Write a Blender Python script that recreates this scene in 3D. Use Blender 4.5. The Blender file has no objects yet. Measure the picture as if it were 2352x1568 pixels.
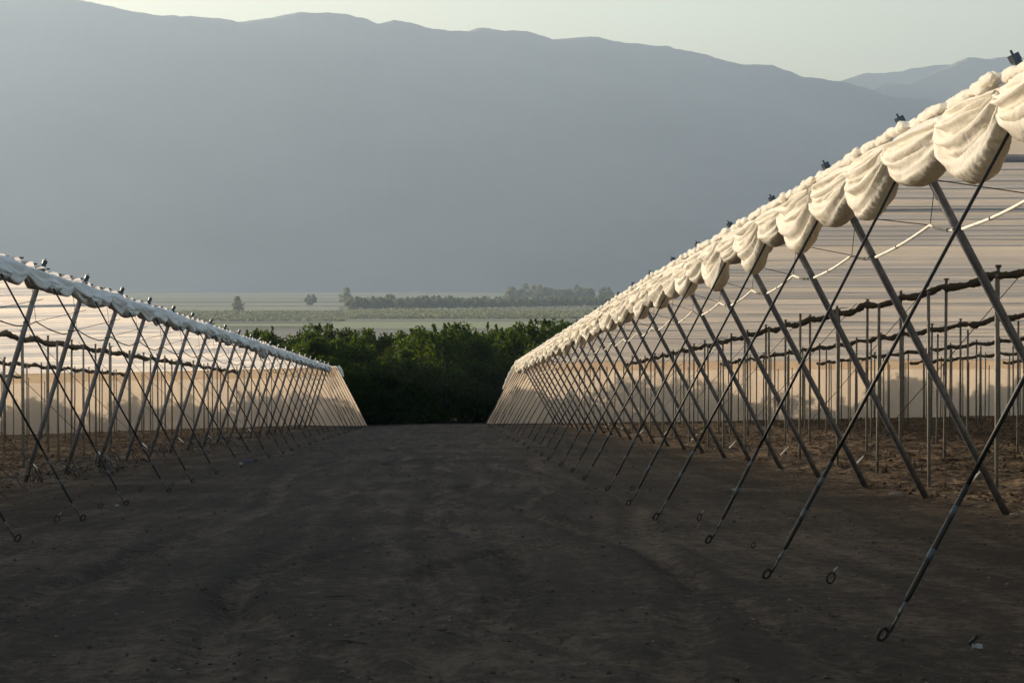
import bpy, math, random
import numpy as np
from mathutils import Vector, Matrix
R = math.radians
random.seed(7); np.random.seed(7)
S = bpy.context.scene; C = S.collection
# ------------------------------------------------------------------ camera, world, sun, exposure
F = 6000.0; W = 2352.0; H = 1568.0      # focal length and frame of the viewing size used for measuring
VX, VY, HY = 1015.0, 921.0, 650.0       # vanishing point of the farm rows, true horizon
SL = (VY-HY)/F                          # the farm slopes down, away from the camera
CAMZ = 1.6
cam = bpy.data.cameras.new('camera'); co = bpy.data.objects.new('camera', cam); C.objects.link(co)
cam.sensor_width = 36; cam.lens = 36*F/W; cam.clip_start = .1; cam.clip_end = 80000
co.location = (0, 0, CAMZ)
yaw = math.atan((W/2-VX)/F); pitch = math.atan((H/2-HY)/F)
co.rotation_euler = (R(90)-pitch, 0, -yaw)
S.camera = co
SUN_AZ, SUN_EL = 52.0, 10.0             # degrees left of the rows, above the horizon
w = bpy.data.worlds.new('World'); S.world = w; w.use_nodes = True
nt = w.node_tree; bg = nt.nodes['Background']
sky = nt.nodes.new('ShaderNodeTexSky'); sky.sky_type = 'NISHITA'; sky.sun_disc = False
sky.sun_elevation = R(SUN_EL); sky.sun_rotation = R(-SUN_AZ)
sky.air_density = 1.0; sky.dust_density = 1.7; sky.ozone_density = 0.3
nt.links.new(sky.outputs[0], bg.inputs[0]); bg.inputs[1].default_value = 0.14
sd = Vector((-math.sin(R(SUN_AZ))*math.cos(R(SUN_EL)), math.cos(R(SUN_AZ))*math.cos(R(SUN_EL)), math.sin(R(SUN_EL))))
sl = bpy.data.lights.new('sun', 'SUN'); so = bpy.data.objects.new('sun', sl); C.objects.link(so)
sl.energy = 5.0; sl.angle = R(.5); sl.color = (1.0, .83, .62)
so.rotation_euler = sd.to_track_quat('Z', 'Y').to_euler()
S.view_settings.view_transform = 'Standard'; S.view_settings.look = 'None'
S.view_settings.gamma = 1; S.view_settings.exposure = 0.98
HAZE = 9e-5; HAZE_COL = (.465, .595, .765); HAZE_G = .42
# ------------------------------------------------------------------ helpers
def tag(o, label=None, cat=None, group=None, kind=None):
    if label: o['label'] = label
    if cat: o['category'] = cat
    if group: o['group'] = group
    if kind: o['kind'] = kind
    return o
def empty(name, loc, label=None, cat=None, group=None, kind=None):
    o = bpy.data.objects.new(name, None); C.objects.link(o); o.location = loc
    o.empty_display_size = .2
    return tag(o, label, cat, group, kind)
class MB:
    def __init__(s): s.v = []; s.f = []
    def add(s, v, f):
        b = len(s.v); s.v += [tuple(p) for p in v]; s.f += [tuple(i+b for i in q) for q in f]; return s
    def tube(s, pts, rad, n=8, cap=True):
        pts = [Vector(p) for p in pts]
        if not hasattr(rad, '__len__'): rad = [rad]*len(pts)
        vs = []; fs = []; up = None
        for i, p in enumerate(pts):
            d = (pts[min(i+1, len(pts)-1)]-pts[max(i-1, 0)]).normalized()
            if up is None:
                a = Vector((0, 0, 1)) if abs(d.z) < .9 else Vector((1, 0, 0))
            else: a = up
            x = d.cross(a).normalized(); up = x.cross(d).normalized()
            for k in range(n):
                t = 2*math.pi*k/n
                vs.append(p+(x*math.cos(t)+up*math.sin(t))*rad[i])
        m = len(pts)
        for i in range(m-1):
            for k in range(n):
                fs.append((i*n+k, i*n+(k+1) % n, (i+1)*n+(k+1) % n, (i+1)*n+k))
        if cap: fs.append(tuple(range(n-1, -1, -1))); fs.append(tuple((m-1)*n+k for k in range(n)))
        return s.add(vs, fs)
    def box(s, c, d, M=None):
        vs = []
        for x in (-1, 1):
            for y in (-1, 1):
                for z in (-1, 1):
                    p = Vector((x*d[0]/2, y*d[1]/2, z*d[2]/2))
                    if M: p = M @ p
                    vs.append(p+Vector(c))
        return s.add(vs, [(0, 1, 3, 2), (4, 6, 7, 5), (0, 4, 5, 1), (2, 3, 7, 6), (0, 2, 6, 4), (1, 5, 7, 3)])
    def torus(s, c, r1, r2, ax, ay, n=18, m=8, wz=1.0):
        vs = []; fs = []; c = Vector(c); ax = Vector(ax).normalized(); ay = Vector(ay).normalized(); az = ax.cross(ay)
        for i in range(n):
            t = 2*math.pi*i/n; d = ax*math.cos(t)+ay*math.sin(t)*wz; dn = d.normalized()
            for k in range(m):
                q = 2*math.pi*k/m
                vs.append(c+d*r1+dn*r2*math.cos(q)+az*r2*math.sin(q))
        for i in range(n):
            for k in range(m):
                fs.append((i*m+k, ((i+1) % n)*m+k, ((i+1) % n)*m+(k+1) % m, i*m+(k+1) % m))
        return s.add(vs, fs)
    def build(s, name, mat, parent=None, smooth=True):
        return mesh_obj(name, s.v, s.f, mat, parent, smooth)
def mesh_obj(name, v, f, mat, parent=None, smooth=True):
    me = bpy.data.meshes.new(name); me.from_pydata([tuple(p) for p in v], [], [tuple(q) for q in f]); me.materials.append(mat)
    if smooth: me.polygons.foreach_set('use_smooth', [True]*len(me.polygons))
    o = bpy.data.objects.new(name, me); C.objects.link(o)
    if parent: o.parent = parent
    return o
def np_mesh(name, V, Q, mat, parent=None, smooth=True):
    me = bpy.data.meshes.new(name); nv = len(V); nq = len(Q); k = Q.shape[1]
    me.vertices.add(nv); me.vertices.foreach_set('co', np.asarray(V, dtype=np.float32).ravel())
    me.loops.add(nq*k); me.loops.foreach_set('vertex_index', np.asarray(Q, dtype=np.int32).ravel())
    me.polygons.add(nq); me.polygons.foreach_set('loop_start', np.arange(0, nq*k, k, dtype=np.int32))
    me.polygons.foreach_set('loop_total', np.full(nq, k, dtype=np.int32))
    me.polygons.foreach_set('use_smooth', np.full(nq, smooth))
    me.update(calc_edges=True); me.materials.append(mat)
    o = bpy.data.objects.new(name, me); C.objects.link(o)
    if parent: o.parent = parent
    return o
def grid_faces(nu, nv, wrap=False):
    i, j = np.meshgrid(np.arange(nu-1), np.arange(nv if wrap else nv-1), indexing='ij')
    i = i.ravel(); j = j.ravel(); j2 = (j+1) % nv
    return np.stack([i*nv+j, (i+1)*nv+j, (i+1)*nv+j2, i*nv+j2], 1)
def copy_tree(o, parent=None):
    c = o.copy(); C.objects.link(c); c.parent = parent
    for ch in list(o.children): copy_tree(ch, c)
    return c
def hsh(i, j, s):
    n = (i*374761393+j*668265263+s*974634777) & 0x7fffffff
    n = ((n ^ (n >> 13))*1274126177) & 0x7fffffff
    return ((n ^ (n >> 16)) & 0xffff)/65535.0
def vnoise(x, y, s=0):
    x = np.asarray(x, float); y = np.asarray(y, float)
    xi = np.floor(x).astype(np.int64); yi = np.floor(y).astype(np.int64); fx = x-xi; fy = y-yi
    fx = fx*fx*(3-2*fx); fy = fy*fy*(3-2*fy)
    a = hsh(xi, yi, s); b = hsh(xi+1, yi, s); c = hsh(xi, yi+1, s); d = hsh(xi+1, yi+1, s)
    return (a*(1-fx)+b*fx)*(1-fy)+(c*(1-fx)+d*fx)*fy-.5
def fbm(x, y, s=0, o=4):
    t = 0; a = 1
    for k in range(o): t = t+a*vnoise(x*2**k, y*2**k, s+k*17); a *= .5
    return t
ORD = ['zeroth', 'first', 'second', 'third', 'fourth', 'fifth', 'sixth', 'seventh', 'eighth', 'ninth', 'tenth', 'eleventh', 'twelfth', 'thirteenth', 'fourteenth', 'fifteenth', 'sixteenth', 'seventeenth', 'eighteenth', 'nineteenth', 'twentieth']
ORD += ['twenty-'+q for q in ORD[1:10]]+['thirtieth']+['thirty-'+q for q in ORD[1:10]]
# ------------------------------------------------------------------ materials
def mat(name):
    m = bpy.data.materials.new(name); m.use_nodes = True
    return m, m.node_tree, m.node_tree.nodes['Principled BSDF']
def ramp(t, fac, stops):
    r = t.nodes.new('ShaderNodeValToRGB'); e = r.color_ramp.elements
    while len(e) < len(stops): e.new(.5)
    for q, (p, c) in zip(e, stops): q.position = p; q.color = (*c, 1)
    t.links.new(fac, r.inputs[0]); return r.outputs[0]
def noise(t, scale, detail=5, vec=None, rough=.55):
    n = t.nodes.new('ShaderNodeTexNoise'); n.inputs['Scale'].default_value = scale
    n.inputs['Detail'].default_value = detail; n.inputs['Roughness'].default_value = rough
    if vec: t.links.new(vec, n.inputs['Vector'])
    return n.outputs[0]
def coords(t, scale=(1, 1, 1), kind='Object'):
    c = t.nodes.new('ShaderNodeTexCoord'); m = t.nodes.new('ShaderNodeMapping'); m.inputs['Scale'].default_value = scale
    t.links.new(c.outputs[kind], m.inputs[0]); return m.outputs[0]
def bump(t, h, strength, dist, normal_to):
    b = t.nodes.new('ShaderNodeBump'); b.inputs['Strength'].default_value = strength; b.inputs['Distance'].default_value = dist
    t.links.new(h, b.inputs['Height'])
    for n in normal_to: t.links.new(b.outputs[0], n.inputs['Normal'])
    return b
def simple(name, col, rough=.6, metal=0, var=.25, scale=6):
    m, t, p = mat(name); v = coords(t)
    a = tuple(c*(1-var) for c in col); b = tuple(min(1, c*(1+var)) for c in col)
    t.links.new(ramp(t, noise(t, scale, 4, v), [(.3, a), (.7, b)]), p.inputs['Base Color'])
    p.inputs['Roughness'].default_value = rough; p.inputs['Metallic'].default_value = metal
    return m
def cloth(name, col, tcol, mixf, rscale=(1, 1, 1), bstr=.25, bs=9, fwd=0.0):
    """woven net: diffuse and translucent, optionally a forward-scattering lobe"""
    m, t, p = mat(name); t.nodes.remove(p); out = t.nodes['Material Output']
    v = coords(t, rscale)
    d = t.nodes.new('ShaderNodeBsdfDiffuse'); tr = t.nodes.new('ShaderNodeBsdfTranslucent')
    n1 = noise(t, bs*.25, 5, v)
    t.links.new(ramp(t, n1, [(.3, tuple(c*.88 for c in col)), (.75, col)]), d.inputs[0])
    t.links.new(ramp(t, n1, [(.3, tuple(c*.85 for c in tcol)), (.75, tcol)]), tr.inputs[0])
    mx = t.nodes.new('ShaderNodeMixShader'); mx.inputs[0].default_value = mixf
    t.links.new(d.outputs[0], mx.inputs[1]); t.links.new(tr.outputs[0], mx.inputs[2])
    last = mx
    if fwd:
        rf = t.nodes.new('ShaderNodeBsdfRefraction'); rf.inputs['Roughness'].default_value = .85; rf.inputs['IOR'].default_value = 1.25
        rf.inputs[0].default_value = (*tcol, 1)
        m2 = t.nodes.new('ShaderNodeMixShader'); m2.inputs[0].default_value = fwd
        t.links.new(mx.outputs[0], m2.inputs[1]); t.links.new(rf.outputs[0], m2.inputs[2]); last = m2
    bump(t, noise(t, bs, 4, v), bstr, .05, [d, tr])
    t.links.new(last.outputs[0], out.inputs[0])
    return m
M = {}
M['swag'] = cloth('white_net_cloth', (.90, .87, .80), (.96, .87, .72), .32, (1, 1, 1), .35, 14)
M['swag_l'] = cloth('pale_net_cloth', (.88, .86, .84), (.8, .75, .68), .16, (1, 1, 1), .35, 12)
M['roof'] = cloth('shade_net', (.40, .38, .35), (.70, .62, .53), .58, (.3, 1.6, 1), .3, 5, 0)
M['roof_l'] = cloth('backlit_shade_net', (.52, .49, .46), (.97, .87, .76), .86, (.3, 1.6, 1), .3, 5, 0)  # right roof's net made paler and more translucent, stronger backlight painted in
M['wall'] = cloth('end_net', (.10, .095, .09), (.84, .70, .55), .62, (1, 1, .4), .1, 5)
M['inner_roll'] = cloth('shaded_rolled_net', (.12, .108, .086), (.2, .15, .1), .05, (1, .5, 1), .8, 9)  # same net as elsewhere; the dark of thick backlit rolls is painted into its colour
M['galv'] = simple('galvanised_steel', (.165, .16, .17), .42, .55, .3, 9)
M['pole_in'] = simple('weathered_pole', (.20, .195, .175), .55, .25, .35, 7)
M['cable'] = simple('black_cable_sleeve', (.005, .006, .006), .6, 0, .3, 20)
M['rod'] = simple('dull_steel_rod', (.10, .11, .11), .4, .7, .3, 20)
M['band'] = simple('pale_tape', (.06, .075, .085), .6, 0, .2, 30)
M['ring'] = simple('rusty_eye', (.014, .013, .012), .55, .3, .5, 40)
M['cap'] = simple('blue_grey_fitting', (.045, .06, .08), .5, .2, .3, 25)
M['wire'] = simple('thin_wire', (.05, .045, .04), .9, 0, .2, 9)
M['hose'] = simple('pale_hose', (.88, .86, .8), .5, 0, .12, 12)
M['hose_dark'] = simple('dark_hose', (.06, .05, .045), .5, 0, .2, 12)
M['tube'] = simple('black_drip_tube', (.012, .012, .012), .45, 0, .4, 12)
M['bark'] = simple('bark', (.09, .07, .05), .9, 0, .4, 14)
M['stick'] = simple('dead_wood', (.03, .025, .02), .9, 0, .4, 30)
M['stone'] = simple('stone', (.22, .19, .16), .9, 0, .3, 30)
M['litter'] = simple('white_plastic', (.22, .225, .24), .45, 0, .1, 20)
M['blue'] = simple('blue_plastic', (.02, .03, .10), .4, 0, .1, 20)
def leafmat(name, a, b, tl):
    m, t, p = mat(name); out = t.nodes['Material Output']
    g = t.nodes.new('ShaderNodeNewGeometry'); c = ramp(t, g.outputs['Random Per Island'], [(.0, a), (1, b)])
    c2 = ramp(t, g.outputs['Random Per Island'], [(0, tuple(x*.5 for x in tl)), (1, tl)])
    t.links.new(c, p.inputs['Base Color']); p.inputs['Roughness'].default_value = .6
    p.inputs['Specular IOR Level'].default_value = .12
    tr = t.nodes.new('ShaderNodeBsdfTranslucent'); t.links.new(c2, tr.inputs[0])
    mx = t.nodes.new('ShaderNodeMixShader'); mx.inputs[0].default_value = .42
    t.links.new(p.outputs[0], mx.inputs[1]); t.links.new(tr.outputs[0], mx.inputs[2]); t.links.new(mx.outputs[0], out.inputs[0])
    return m
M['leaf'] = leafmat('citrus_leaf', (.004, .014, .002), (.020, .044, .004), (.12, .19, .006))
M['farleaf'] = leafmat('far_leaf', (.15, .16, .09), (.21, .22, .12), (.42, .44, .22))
# soil
def soil():
    m, t, p = mat('soil')
    gp = t.nodes.new('ShaderNodeNewGeometry').outputs['Position']
    sx = t.nodes.new('ShaderNodeSeparateXYZ'); t.links.new(gp, sx.inputs[0])
    def math_(op, a, b=None, c=None):
        n = t.nodes.new('ShaderNodeMath'); n.operation = op
        for i, q in enumerate((a, b, c)):
            if q is None: continue
            if isinstance(q, (int, float)): n.inputs[i].default_value = q
            else: t.links.new(q, n.inputs[i])
        return n.outputs[0]
    def mapped(sc):
        mp = t.nodes.new('ShaderNodeMapping'); mp.inputs['Scale'].default_value = sc; t.links.new(gp, mp.inputs[0]); return mp.outputs[0]
    n1 = noise(t, 1.0, 8, mapped((.35, .22, 1)), .65)
    n2 = noise(t, 1.0, 6, mapped((6, 3, 6)), .7)
    wx = math_('ADD', sx.outputs[0], math_('MULTIPLY', noise(t, 1.0, 2, mapped((.03, .05, 0))), 3.0))
    cb = t.nodes.new('ShaderNodeCombineXYZ'); t.links.new(math_('MULTIPLY', wx, 2.1), cb.inputs[0]); t.links.new(math_('MULTIPLY', sx.outputs[1], .05), cb.inputs[1])
    n3 = noise(t, 1.0, 4, cb.outputs[0], .6)      # streaks left by wheels along the road
    n4 = noise(t, 1.0, 5, mapped((17, 9, 17)), .8)   # loose crumbs and pebbles
    mixn = math_('ADD', math_('ADD', math_('MULTIPLY', n1, .25), math_('MULTIPLY', n2, .28)), math_('ADD', math_('MULTIPLY', n3, .22), math_('MULTIPLY', n4, .25)))
    ta = t.nodes.new('ShaderNodeAttribute'); ta.attribute_name = 'track'
    lug = math_('SINE', math_('ADD', math_('MULTIPLY', sx.outputs[1], 24), math_('MULTIPLY', sx.outputs[0], 9)))
    mixn = math_('ADD', mixn, math_('MULTIPLY', math_('MULTIPLY', ta.outputs['Fac'], math_('ADD', math_('MULTIPLY', lug, .35), 1.0)), .030))
    road = ramp(t, mixn, [(.40, (.007, .005, .003)), (.5, (.035, .026, .0175)), (.59, (.118, .089, .062))])
    bed = ramp(t, math_('ADD', math_('MULTIPLY', n1, .4), math_('MULTIPLY', n2, .6)), [(.41, (.014, .009, .006)), (.5, (.070, .048, .030)), (.59, (.22, .16, .105))])
    # tilled bed under the nets, beyond the posts on both sides
    wob = math_('MULTIPLY', noise(t, 1.0, 4, mapped((.5, .3, 1))), 2.2)
    rgt = math_('SUBTRACT', math_('ADD', sx.outputs[0], wob), 8.0)
    lft = math_('SUBTRACT', math_('ADD', math_('MULTIPLY', sx.outputs[0], -1), wob), 9.6)
    f = math_('MAXIMUM', rgt, lft); mr = t.nodes.new('ShaderNodeMapRange'); t.links.new(f, mr.inputs[0])
    mr.inputs[1].default_value = -.6; mr.inputs[2].default_value = 1.0
    far = t.nodes.new('ShaderNodeMapRange'); t.links.new(sx.outputs[1], far.inputs[0]); far.inputs[1].default_value = 179; far.inputs[2].default_value = 181
    far.inputs[3].default_value = 1; far.inputs[4].default_value = 0
    mx = t.nodes.new('ShaderNodeMix'); mx.data_type = 'RGBA'
    t.links.new(math_('MULTIPLY', mr.outputs[0], far.outputs[0]), mx.inputs[0]); t.links.new(road, mx.inputs[6]); t.links.new(bed, mx.inputs[7])
    # valley floor
    val = ramp(t, noise(t, 1.0, 6, mapped((.0006, .004, 0))), [(.35, (.12, .12, .07)), (.5, (.145, .15, .08)), (.65, (.17, .155, .095))])
    vr = t.nodes.new('ShaderNodeMapRange'); t.links.new(sx.outputs[1], vr.inputs[0]); vr.inputs[1].default_value = 300; vr.inputs[2].default_value = 600
    m2 = t.nodes.new('ShaderNodeMix'); m2.data_type = 'RGBA'
    t.links.new(vr.outputs[0], m2.inputs[0]); t.links.new(mx.outputs[2], m2.inputs[6]); t.links.new(val, m2.inputs[7])
    t.links.new(m2.outputs[2], p.inputs['Base Color']); p.inputs['Roughness'].default_value = .95
    p.inputs['Specular IOR Level'].default_value = .15
    h = math_('ADD', math_('MULTIPLY', noise(t, 1.0, 8, mapped((9, 5, 9)), .75), .6), math_('MULTIPLY', noise(t, 1.0, 5, mapped((2.2, 1.2, 2)), .6), 1.0))
    bump(t, h, 1.0, .14, [p])
    return m
M['soil'] = soil()
M['rock'] = simple('mountain_rock', (.15, .125, .11), .95, 0, .45, .0012)
for nm, c in (('field_tan', (.20, .19, .105)), ('field_green', (.20, .225, .085)), ('field_bare', (.14, .12, .09)), ('field_pale', (.20, .20, .115)), ('field_dark', (.13, .135, .075))):
    m, t, p = mat(nm); v = coords(t, (.004, .03, 1))
    t.links.new(ramp(t, noise(t, 1.0, 6, v), [(.35, tuple(x*.75 for x in c)), (.65, tuple(x*1.2 for x in c))]), p.inputs['Base Color']); p.inputs['Roughness'].default_value = .95
    M[nm] = m
# ------------------------------------------------------------------ ground
GX = [-2000, -60, -30, -20, -9, -7.5, -6, -4.5, -2, 0, 3, 8, 9, 20, 40, 60, 2000]
GH = [-1.2, -1.2, -.75, -.4, -.11, -.13, -.14, -.12, -.04, 0, 0, .03, .03, .18, .5, .7, .7]
YF = 30/SL                                # where the slope reaches the valley floor
def zplane(y):
    y = np.asarray(y, float)
    k = 60.0                              # rounded toe of the slope
    d = y-YF
    soft = np.where(d > 400, 0, -k*np.log1p(np.exp(np.clip(-d/k, -60, 60))))
    return -30-SL*soft*1.0
TRACKS = ((-3.1, .35, 34, .3, .17, .06), (-1.4, .35, 34, .3, .17, .06), (.3, .5, 27, 2.0, .15, .05), (1.75, .5, 27, 2.0, .15, .045), (-.9, .9, 21, 4.2, .13, .05), (.75, .9, 21, 4.2, .13, .05), (2.6, .4, 40, 1.0, .15, .04))
def track_mask(x, y):
    t = 0
    for c0, a, wl, ph, wd, dp in TRACKS:
        c = c0+a*np.sin(y/wl*2*np.pi+ph)+.12*vnoise(y*.5, c0*7+y*0, 31); q = (x-c)/wd
        t = t+(np.exp(-q**4)-.5*np.exp(-((np.abs(q)-1.7)/.5)**2))*(.45+1.0*(vnoise(y*.12, c0+y*0, 37)+.5))
    return t
def gz(x, y, fine=True):
    x = np.asarray(x, float); y = np.asarray(y, float)
    fade = np.clip((500-y)/300, 0, 1)
    z = zplane(y)+np.interp(x, GX, GH)*fade
    near = np.clip((260-y)/60, 0, 1)
    z = z+near*.035*fbm(x*.25, y*.12, 3, 3)
    if fine:
        bed = np.clip(np.maximum(x-7.6, -x-9.0)/1.2, 0, 1)*np.clip((185-y)/4, 0, 1)
        z = z+near*bed*(.24*np.abs(fbm(x*1.1, y*.8, 9, 4))-.04+.07*vnoise(x*2.8, y*1.8, 5))
        rd = (1-bed)*near
        z = z+rd*(.006*fbm(x*2.2, y*1.5, 21, 4)+.007*fbm(x*6, y*3, 23, 2))
        # wheel ruts wandering along the road
        for c0, a, wl, ph, wd, dp in TRACKS:
            c = c0+a*np.sin(y/wl*2*np.pi+ph)+.12*vnoise(y*.5, c0*7+y*0, 31)
            q = (x-c)/wd
            z = z-rd*dp*(np.exp(-q*q)-.55*np.exp(-((np.abs(q)-1.9)/.7)**2))*(.7+.6*vnoise(y*.35, c0+y*0, 33))
            z = z+rd*.008*np.exp(-q*q)*np.sin(y*34+np.sign(q)*x*20)
    return z
def gz1(x, y): return float(gz(x, y))
def frange(a, b, s): return list(np.arange(a, b, s))
xs = [-22000, -12000, -6000, -3000, -1500, -800, -400, -200, -120, -80, -60]+frange(-50, -14, .8)+frange(-14, -5.5, .14)+frange(-5.5, 5.5, .085)+frange(5.5, 24, .13)+frange(24, 50, .8)+[60, 80, 120, 200, 400, 800, 1500, 3000, 6000, 12000, 22000]
ys = [-400, -150, -60, -25, -8, 0, 6, 10, 12]; y = 13.0
while y < 200: ys.append(y); y += max(.11, y*.0030)
while y < 24000: ys.append(y); y *= 1.08
X, Y = np.meshgrid(np.array(xs), np.array(ys), indexing='ij')
Z = gz(X, Y)
g = np_mesh('ground', np.stack([X.ravel(), Y.ravel(), Z.ravel()], 1), grid_faces(len(xs), len(ys)), M['soil']); tag(g, kind='structure')
at = g.data.attributes.new('track', 'FLOAT', 'POINT')
tm = np.where((np.abs(X) < 6) & (Y < 185) & (Y > 0), track_mask(X, Y), 0); at.data.foreach_set('value', tm.ravel().astype(np.float32))
def crumbs(n, seed):
    rs_ = np.random.RandomState(seed)
    y = 13+130*rs_.rand(n)**2.2; hw = np.minimum(22, 2.5+y*.23); x = (rs_.rand(n)*2-1)*hw
    keep = vnoise(x*.5, y*.3, 61)+.5 > .55*rs_.rand(n); x = x[keep]; y = y[keep]; n = len(x)
    s = (.004+.015*rs_.rand(n)**3.5)*(1+y/60); z = gz(x, y)
    o6 = np.array([(1, 0, 0), (-1, 0, 0), (0, 1, 0), (0, -1, 0), (0, 0, 1), (0, 0, -1)], float)
    V_ = o6[None]*(s[:, None, None]*(.6+.8*rs_.rand(n, 6, 1)))
    a = rs_.rand(n)*6.28; c, q = np.cos(a)[:, None], np.sin(a)[:, None]
    V_ = np.stack([V_[..., 0]*c-V_[..., 1]*q, V_[..., 0]*q+V_[..., 1]*c, V_[..., 2]*.6], -1)
    V_ += np.stack([x, y, z+s*.2], 1)[:, None, :]
    F6 = np.array([(0, 2, 4), (2, 1, 4), (1, 3, 4), (3, 0, 4), (2, 0, 5), (1, 2, 5), (3, 1, 5), (0, 3, 5)])
    Q = (F6[None]+6*np.arange(n)[:, None, None]).reshape(-1, 3)
    m, t, p = mat('crumb'); gi = t.nodes.new('ShaderNodeNewGeometry')
    t.links.new(ramp(t, gi.outputs['Random Per Island'], [(0, (.012, .009, .006)), (.5, (.06, .045, .032)), (.9, (.10, .078, .06)), (1, (.17, .14, .11))]), p.inputs['Base Color']); p.inputs['Roughness'].default_value = .95
    o = np_mesh('gravel', V_.reshape(-1, 3), Q, m, None, False); tag(o, 'loose dirt crumbs and pebbles strewn over the road', 'gravel', None, 'stuff')
crumbs(26000, 8)
def clods(side, n, seed):
    rs_ = np.random.RandomState(seed)
    y = 24+154*rs_.rand(n)**1.5; x = side*(7.9+(.26*y)*rs_.rand(n)); k = vnoise(x*.6, y*.35, 91) > -.12; x = x[k]; y = y[k]; n = len(x)
    s = (.012+.04*rs_.rand(n)**3)*(1+y/160); z = gz(x, y)
    o6 = np.array([(1, 0, 0), (-1, 0, 0), (0, 1, 0), (0, -1, 0), (0, 0, 1), (0, 0, -1)], float)
    V_ = o6[None]*(s[:, None, None]*(.55+.9*rs_.rand(n, 6, 1)))
    a = rs_.rand(n)*6.28; c, q = np.cos(a)[:, None], np.sin(a)[:, None]
    V_ = np.stack([V_[..., 0]*c-V_[..., 1]*q, V_[..., 0]*q+V_[..., 1]*c, V_[..., 2]*.75], -1)+np.stack([x, y, z+s*.15], 1)[:, None, :]
    F6 = np.array([(0, 2, 4), (2, 1, 4), (1, 3, 4), (3, 0, 4), (2, 0, 5), (1, 2, 5), (3, 1, 5), (0, 3, 5)])
    o = np_mesh('soil_clods', V_.reshape(-1, 3), (F6[None]+6*np.arange(n)[:, None, None]).reshape(-1, 3), M['soil'], None, False)
    tag(o, 'broken brown clods over the tilled bed of the %s shelter' % ('right' if side > 0 else 'left'), 'soil clods', None, 'stuff')
clods(1, 26000, 5); clods(-1, 14000, 6)
# ------------------------------------------------------------------ projection helpers (measured picture place -> real place)
def P(L, y, h): return Vector((L, y, CAMZ-SL*y+h))
def ground_at(px, py):
    """picture point on the farm ground -> lateral, distance"""
    y = CAMZ*F/(py-VY)
    for _ in range(20):
        L = (px-VX)/F*y
        hh = float(np.interp(L, GX, GH))-CAMZ
        y = -hh*F/(py-VY)
    return L, y
def flat_d(py): return 31.6*F/(py-HY)     # distance on the valley floor
def flat(px, py): d = flat_d(py); return (px-VX)/F*d, d
# ------------------------------------------------------------------ mountains
def mountain(name, prof, yb, yr, seed, rough, xpad):
    """ridge with a real front and back slope; prof = (picture x, picture y) of the crest"""
    px = np.array([p[0] for p in prof], float); py = np.array([p[1] for p in prof], float)
    rx = (px-VX)/F*yr; rz = (HY-py)/F*yr+CAMZ
    xs_ = np.linspace(rx[0]-xpad, rx[-1]+xpad, 1200); vs_ = np.concatenate([np.linspace(0, 1, 70), np.linspace(1.04, 2, 12)])
    U, V = np.meshgrid(xs_, vs_, indexing='ij')
    crest = np.interp(U, rx, rz)
    crest = crest+rough*.5*fbm(U/240, U*0+seed, seed, 5)+rough*.25*fbm(U/75, U*0+seed, seed+3, 4)
    spur = fbm(U/900+V*.6, V*2.0, seed+5, 5)
    depth = yr-yb
    Yv = yb+depth*V+(1-np.abs(1-V))*160*vnoise(U/700, V*3, seed+2)
    t = np.clip(np.where(V <= 1, V, 2-V), 0, 1)
    prof_ = t**1.25
    env = np.sin(np.pi*np.clip(t, 0, 1))
    ridg = 1-2*np.abs(fbm(U/1100+.8*V, V*1.2, seed+8, 5))
    Zv = -34+(crest+34)*prof_+env*(rough*3.0*spur+rough*1.6*(ridg-.6)+rough*.7*fbm(U/330, V*5, seed+12, 4))
    o = np_mesh(name, np.stack([U.ravel(), Yv.ravel(), Zv.ravel()], 1), grid_faces(len(xs_), len(vs_)), M['rock'])
    tag(o, kind='structure'); return o
ridge = [(-900, 10), (-400, -30), (-150, 10), (0, 4), (60, 10), (150, 1), (250, 14), (350, 28), (470, 42), (590, 50), (650, 44), (720, 32), (800, 37), (840, 48), (870, 54), (910, 47), (960, 58), (1030, 72), (1075, 73), (1110, 65), (1160, 70), (1210, 77), (1240, 88), (1270, 97), (1350, 89), (1400, 99), (1440, 106), (1530, 108), (1600, 122), (1720, 142), (1778, 148), (1810, 160), (1850, 175), (1920, 190), (1990, 203), (2050, 222), (2120, 226), (2180, 236), (2240, 255), (2352, 300), (2700, 380), (3200, 480)]
mountain('mountains', ridge, 10000, 12500, 11, 34, 900)
ridge2 = [(1700, 330), (1850, 265), (1930, 230), (1990, 207), (2040, 191), (2090, 192), (2130, 172), (2190, 148), (2230, 130), (2270, 133), (2310, 127), (2370, 131), (2450, 120), (2700, 160), (3300, 260)]
mountain('mountains', ridge2, 13300, 14600, 29, 40, 600)
ridge3 = [(1600, 300), (1750, 250), (1850, 212), (1920, 190), (1990, 170), (2060, 164), (2130, 153), (2170, 148), (2250, 152), (2400, 190), (2700, 240), (3300, 330)]
mountain('mountains', ridge3, 15400, 16600, 47, 40, 600)
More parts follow.
